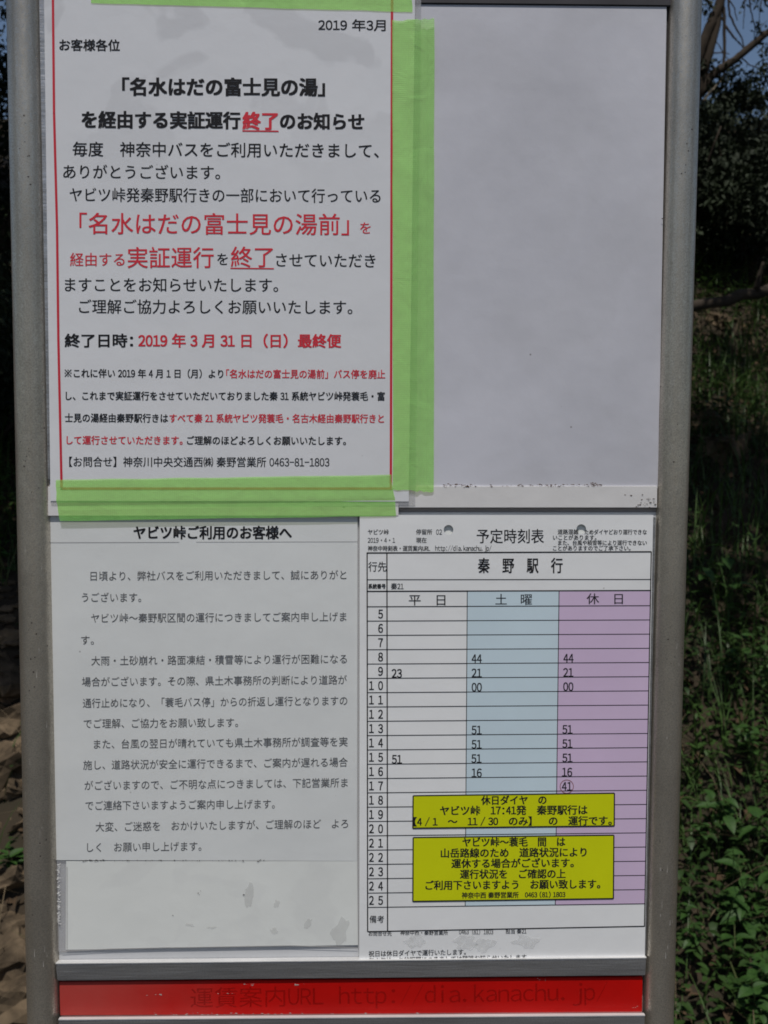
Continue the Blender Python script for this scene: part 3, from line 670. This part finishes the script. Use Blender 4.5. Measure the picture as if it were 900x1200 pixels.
# stones
def stone_mesh(seed, s, flat=.6):
    bm = bmesh.new(); bmesh.ops.create_icosphere(bm, subdivisions=3, radius=1)
    for v in bm.verts:
        q = v.co.copy(); q = Vector([max(-.62, min(.66, t)) for t in (q + .25 * noise.noise_vector(q * .9 + Vector((seed, 7, 0))))]) * 1.3; c = noise.cell(q * 1.4 + Vector((seed, 0, 0)))
        k = 1 + .35 * noise.noise(q * 1.2 + Vector((seed * 3.1, 0, 0))) + .18 * c + .10 * noise.noise(q * 4 + Vector((seed, 2, 0)))
        v.co = Vector((q.x * k * 1.15, q.y * k * .9, q.z * k * flat)) * s
    me = bpy.data.meshes.new('stone'); bm.to_mesh(me); bm.free(); me.materials.append(M_stone)
    return me
STONES = [(12, 800, .10, 'tan broken stone at the left edge just below the green grass'), (16, 850, .08, 'flat brown stone at the left edge above the small green sprig'), (3, 905, .11, 'rough brown stone half buried at the left edge beside the sign post'),
          (22, 925, .055, 'small angular brown stone touching the left post outline'), (14, 1035, .06, 'dark brown chipped stone under the green sprig on the left'), (24, 1090, .06, 'tan stone chip beside the left post low down'),
          (5, 1125, .085, 'large tan stone at the lower left edge'), (25, 1165, .07, 'rounded tan stone at the bottom left corner by the post'), (2, 1190, .08, 'bottommost brown stone in the left corner'),
          (830, 505, .09, 'small brown stone showing in bare earth right of the post'), (850, 528, .12, 'larger brown stone on the bare patch of the right slope'), (842, 378, .08, 'brown stone just below the fallen log on the right slope')]
for i, (px, py, s, lb) in enumerate(STONES):
    g = G(px, py); o = bpy.data.objects.new('stone', stone_mesh(i * 2.7 + 1, s)); COL.objects.link(o)
    o.location = g + Vector((0, 0, .01)); o.rotation_euler = (random.uniform(-.5, .5), random.uniform(-.5, .5), random.uniform(0, 6)); tag(o, lb, 'stone', 'stones on the slope')
# rubble as one mass
vs, fs = [], []
bm = bmesh.new(); bmesh.ops.create_icosphere(bm, subdivisions=1, radius=1); bm.verts.index_update()
icv = [v.co.copy() for v in bm.verts]; icf = [tuple(v.index for v in f.verts) for f in bm.faces]; bm.free()
for x, y, z in on_hill(3800, -3, .2, 1.0, 4.2, lambda x, y: left_earth(x, y) or random.random() < .1):
    s = random.choice((.010, .016, .024, .038)) * random.uniform(.7, 1.3); b = len(vs)
    Rm = Matrix.Rotation(random.uniform(0, 6), 3, 'Z') @ Matrix.Rotation(random.uniform(-.9, .9), 3, 'X')
    e = (random.uniform(.8, 1.5), random.uniform(.5, 1), random.uniform(.25, .6))
    for q in icv: vs.append(Vector((x, y, z + s * .15)) + Rm @ (Vector((q.x * e[0], q.y * e[1], q.z * e[2])) * s * random.uniform(.75, 1.2)))
    fs += [tuple(b + k for k in f) for f in icf]
tag(mesh('rubble', vs, fs, M_stone), 'broken stone chips covering the bare earth at the foot of the slope', 'rubble', kind='stuff')

# tapered branches as tubes
def limb(bm, pts, r0, r1, seg=8, wob=0.0):
    rings = []; m_ = len(pts)
    for i, q in enumerate(pts):
        t = i / (m_ - 1); r = r0 + (r1 - r0) * t
        dr = (pts[min(i + 1, m_ - 1)] - pts[max(i - 1, 0)]).normalized(); a = dr.orthogonal().normalized(); b = dr.cross(a)
        rings.append([bm.verts.new(q + (a * math.cos(2 * math.pi * k / seg) + b * math.sin(2 * math.pi * k / seg)) * r * (1 + wob * random.uniform(-1, 1))) for k in range(seg)])
    for i in range(m_ - 1):
        for k in range(seg): bm.faces.new((rings[i][k], rings[i][(k + 1) % seg], rings[i + 1][(k + 1) % seg], rings[i + 1][k]))
    bm.faces.new(rings[0][::-1]); bm.faces.new(rings[-1])
def path(a, b, n_, bend): 
    a, b = Vector(a), Vector(b); L_ = (b - a).length
    ph_ = [random.uniform(-1, 1) for _ in range(3)]
    return [a.lerp(b, i / n_) + Vector([noise.noise(Vector((i * .6, ph_[k] * 9, k * 5))) * bend * L_ * math.sin(math.pi * min(1, i / n_ + .15)) for k in range(3)]) for i in range(n_ + 1)]
# fallen log on the right slope
g0, g1 = P(798, 364, 4.35), P(935, 330, 4.6)
ax = (g1 - g0).normalized(); bm = bmesh.new(); limb(bm, path(g0 - ax * .5, g1 + ax * .3, 14, .03), .034, .028, 12, .12)
log = frombm('fallen_log', bm, M_bark, None, True); tag(log, 'dark fallen log lying across the upper right slope', 'log')
g = g0.lerp(g1, .62); bm = bmesh.new(); limb(bm, path(g, g + Vector((.03, -.03, .16)), 5, .1), .02, .008); frombm('branch_stub', bm, M_bark, log, True)

# leafy plants with single leaves
def leaf_data(seed):
    bm = bmesh.new(); n_ = 6; rows = []
    for i in range(n_ + 1):
        t = i / n_; w_ = .5 * math.sin(math.pi * t ** .8) ** .8 * .52; z = -.35 * t * t
        rows.append([bm.verts.new((t, s * w_, z + abs(s) * .12 * w_ * 2)) for s in (-1, 0, 1)])
    for i in range(n_):
        for j in range(2): bm.faces.new((rows[i][j], rows[i + 1][j], rows[i + 1][j + 1], rows[i][j + 1]))
    bmesh.ops.remove_doubles(bm, verts=bm.verts, dist=1e-4)
    me = bpy.data.meshes.new('leaf'); bm.to_mesh(me); bm.free(); me.materials.append(L_plant); return me
LEAF = leaf_data(0)
def leafy(px, py, h, nst, ls, label, cat='plant'):
    g = G(px, py); root = empty('leafy_plant', g); tag(root, label, cat, 'leafy plants on the slope')
    bm = bmesh.new(); tips = []
    for k in range(nst):
        a = random.uniform(0, 6.28); b = g + Vector((math.cos(a) * h * random.uniform(.15, .55), math.sin(a) * h * .4 - h * .12, h * random.uniform(.55, 1)))
        pts = path(g, b, 7, .12); limb(bm, pts, .0028, .0012, 5); tips.append(pts)
    frombm('stem', bm, M_stem, root)
    for pts in tips:
        nl = random.randint(7, 10); base_a = random.uniform(0, 6)
        for j in range(nl):
            t = .3 + .7 * (j + 1) / nl; i = min(len(pts) - 1, int(t * (len(pts) - 1) + .5)); q = pts[i]
            a = base_a + j * 2.4; s = ls * random.uniform(.5, 1.0)
            o = bpy.data.objects.new('leaf', LEAF); COL.objects.link(o); o.parent = root; o.location = q - g
            o.rotation_euler = (random.uniform(-.35, .35), random.uniform(-.6, .25), a); o.scale = (s, s * random.uniform(.85, 1.1), s)
leafy(852, 725, .30, 3, .085, 'bright leafy sprig standing out in the middle of the right slope')
leafy(884, 812, .24, 4, .06, 'bushy green plant at the right edge above the grass tuft')
leafy(840, 800, .16, 3, .045, 'low green plant beside the right post above the long grass')
leafy(884, 905, .20, 3, .055, 'green plant at the right edge among arching grass blades')
leafy(820, 1000, .20, 3, .05, 'small leaved plant close to the lower right post')
leafy(880, 1010, .24, 4, .07, 'broad leaved plant at the right edge below the dry stalks')
leafy(845, 1085, .24, 5, .055, 'dense leafy plant between the right post and lower right corner')
leafy(885, 1120, .26, 5, .07, 'large pointed leaf plant at the lower right edge')
leafy(818, 1130, .16, 3, .045, 'little plant at the foot of the slope beside the lower right post')
leafy(862, 1190, .24, 5, .065, 'leafy plant in the bottom right corner of the view')
leafy(890, 1215, .22, 4, .06, 'bottommost green plant at the right edge')
leafy(10, 1025, .12, 2, .06, 'small green sprig growing from the stones on the left')
leafy(6, 690, .3, 4, .05, 'green leafy plant at the left edge above the bare stones')

# shrubs and trees
def cloud(c, rad, n_, squash=.8):
    out = []
    cl = [(Vector([random.gauss(0, .42) for _ in range(3)]), random.uniform(.16, .38)) for _ in range(26)]
    for i in range(n_):
        cc, r_ = random.choice(cl); v = Vector([random.gauss(0, 1) for _ in range(3)]).normalized() * r_ * random.uniform(.55, 1.05)
        q = cc + v; out.append((c[0] + q.x * rad[0], c[1] + q.y * rad[1], c[2] + q.z * rad[2]))
    return np.array(out)
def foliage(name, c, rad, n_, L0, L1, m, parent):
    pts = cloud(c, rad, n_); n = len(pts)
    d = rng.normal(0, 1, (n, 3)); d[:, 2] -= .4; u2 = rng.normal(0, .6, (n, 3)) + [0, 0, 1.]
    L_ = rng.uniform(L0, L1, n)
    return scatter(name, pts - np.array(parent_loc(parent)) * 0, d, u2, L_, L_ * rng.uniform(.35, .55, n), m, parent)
def shrub(x, y, rad, n_, label, L=(.022, .055), group='dark shrubs up the slope'):
    z = hill(x, y); r = empty('shrub', (x, y, z)); tag(r, label, 'shrub', group)
    bm = bmesh.new()
    for k in range(7):
        a = random.uniform(0, 6.28); limb(bm, path((x, y, z - .05), (x + math.cos(a) * rad[0] * .7, y + math.sin(a) * rad[1] * .6, z + rad[2] * random.uniform(.7, 1.5)), 8, .15), .016, .004, 6)
    frombm('branch', bm, M_bark, r, True)
    foliage('foliage', (x, y, z + rad[2] * .85), rad, n_, *L, L_bush, r)
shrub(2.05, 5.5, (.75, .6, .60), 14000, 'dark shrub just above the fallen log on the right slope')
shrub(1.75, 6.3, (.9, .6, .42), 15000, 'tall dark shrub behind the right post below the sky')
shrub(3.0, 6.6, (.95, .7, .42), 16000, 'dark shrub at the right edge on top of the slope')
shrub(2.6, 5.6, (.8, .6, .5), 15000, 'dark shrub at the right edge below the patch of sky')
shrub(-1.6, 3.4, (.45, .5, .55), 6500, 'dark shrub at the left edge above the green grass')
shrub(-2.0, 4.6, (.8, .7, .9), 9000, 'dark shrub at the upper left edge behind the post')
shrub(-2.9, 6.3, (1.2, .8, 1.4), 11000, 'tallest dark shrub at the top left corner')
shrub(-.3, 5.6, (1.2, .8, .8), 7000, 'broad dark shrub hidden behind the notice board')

# the tree whose limbs cross the sky at the upper right
TYd = 4.2
def Q(px, py, y=TYd): return P(px, py, y)
root = empty('leaning_tree', (1.25, 4.5, hill(1.25, 4.5))); tag(root, 'dark tree with crooked bare limbs crossing the patch of sky', 'tree')
bm = bmesh.new(); b0 = Vector((1.2, 4.5, hill(1.2, 4.5) - .1))
limb(bm, [b0, b0.lerp(Q(815, 130), .5) + Vector((.03, 0, 0)), Q(818, 110), Q(829, 70), Q(840, 30), Q(846, -20), Q(850, -90), Q(862, -200)], .032, .010, 10, .08)
frombm('trunk', bm, M_bark, root, True)
def br(pts, r0, r1, m=M_bark):
    bm = bmesh.new(); out = []
    for a, b in zip(pts[:-1], pts[1:]):
        q = path(Q(*a), Q(*b), 5, .07); out += q if not out else q[1:]
    limb(bm, out, r0, r1, 7, .1); frombm('limb', bm, m, root, True)
br([(818, 112), (832, 90), (846, 80), (862, 70), (882, 52), (905, 34), (950, 5)], .024, .016)
br([(812, 92), (822, 56), (832, 30), (843, 6), (852, -25), (862, -60)], .030, .022)
br([(845, -4), (849, 20), (849, 55), (848, 85)], .010, .007)
br([(826, -2), (838, 12), (848, 24), (851, 34)], .007, .005)
br([(850, 30), (860, 44), (868, 52), (874, 60)], .006, .003)
br([(853, -6), (855, 18), (863, 34), (869, 44), (872, 56)], .006, .003)
br([(851, -6), (860, 8), (864, 24)], .004, .002)
br([(824, 118), (834, 106), (844, 96), (849, 86)], .007, .005, M_palebark)
br([(824, 62), (838, 62), (855, 63)], .005, .002)
br([(877, -10), (880, 14), (884, 28), (884, 48)], .004, .002)
br([(893, -8), (891, 10), (889, 28)], .003, .0015); br([(874, -8), (872, 16), (871, 34)], .003, .0015)
br([(858, 74), (850, 66), (842, 52), (834, 42)], .004, .0015); br([(884, 48), (890, 34), (899, 24)], .003, .0015)
br([(868, 66), (878, 76), (890, 80)], .004, .002); br([(836, 88), (828, 76), (824, 66)], .005, .002)
for c, rad, k in (((826, 78), .07, 150), ((838, 100), .10, 260), ((866, 106), .14, 420), ((898, 98), .14, 420), ((890, 30), .05, 40), ((884, 2), .07, 70), ((829, 12), .05, 60), ((896, 55), .06, 60), ((858, 84), .05, 50)):
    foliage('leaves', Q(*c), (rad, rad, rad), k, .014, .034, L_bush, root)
# canopy trees added above the slope, out of view, to block the sun
def tree(x, y, ht, rad, n_, label):
    z = hill(x, y); r = empty('unseen_shade_tree', (x, y, z)); tag(r, label, 'tree', 'unseen trees added for shade and reflections')
    bm = bmesh.new(); tr = path((x, y, z - .2), (x + .2, y + .1, z + ht), 10, .05); limb(bm, tr, .14, .05, 12, .06); frombm('trunk', bm, M_bark, r, True)
    bm = bmesh.new()
    for k in range(12):
        s = tr[random.randint(8, 10)]; a = random.uniform(0, 6.28); limb(bm, path(s, s + Vector((math.cos(a) * rad[0] * .8, math.sin(a) * rad[1] * .8, random.uniform(.55, 1.1) * rad[2])), 8, .12), .04, .008, 7)
    frombm('unseen_tree_limbs', bm, M_bark, r, True)
    foliage('unseen_tree_crown', (x + .2, y + .1, z + ht + .2), rad, n_, .10, .22, L_bush, r)
for x, y, ht, rad, n_, lb in ((-3.0, 3.3, 3.4, (2.1, 1.5, .8), 10000, 'added shade tree low on the slope to the left of the notice board'),
        (-2.2, 1.9, 3.7, (1.8, 1.3, .7), 5500, 'nearest added shade tree on the left, rooted where the slope begins'),
        (.2, 2.3, 3.9, (1.9, 1.4, .7), 6000, 'added shade tree directly behind the notice board'),
        (3.3, 2.0, 3.9, (2.0, 1.4, .7), 2200, 'nearest added shade tree on the right, rooted where the slope begins'),
        (4.6, 4.4, 3.5, (2.2, 1.7, .8), 3200, 'added shade tree halfway up the slope on the right'),
        (.2, 5.0, 3.6, (2.0, 1.7, .8), 6000, 'added shade tree halfway up the slope behind the notice board'),
        (-4.6, 5.8, 3.0, (2.4, 1.7, 1.2), 9000, 'added shade tree high on the slope at the far left')):
    tree(x, y, ht, rad, n_, lb)
# unseen trees added around the viewpoint to darken reflections and side light
for x, y, ht, rad, lb in ((-7.5, -3.5, 4.2, (2.6, 2.4, 2.4), 'unseen added tree beside the road to the left of the notice board'), (7.5, -3.5, 4.2, (2.6, 2.4, 2.4), 'unseen added tree beside the road to the right of the notice board'),
                          (-6, -12, 5, (3.5, 2.6, 3.4), 'left one of the unseen added trees across the road'), (0, -13, 4.4, (3.6, 2.6, 3.2), 'middle one of the unseen added trees across the road'), (6, -12, 5, (3.5, 2.6, 3.4), 'right one of the unseen added trees across the road')):
    tree(x, y, ht, rad, 5000, lb)
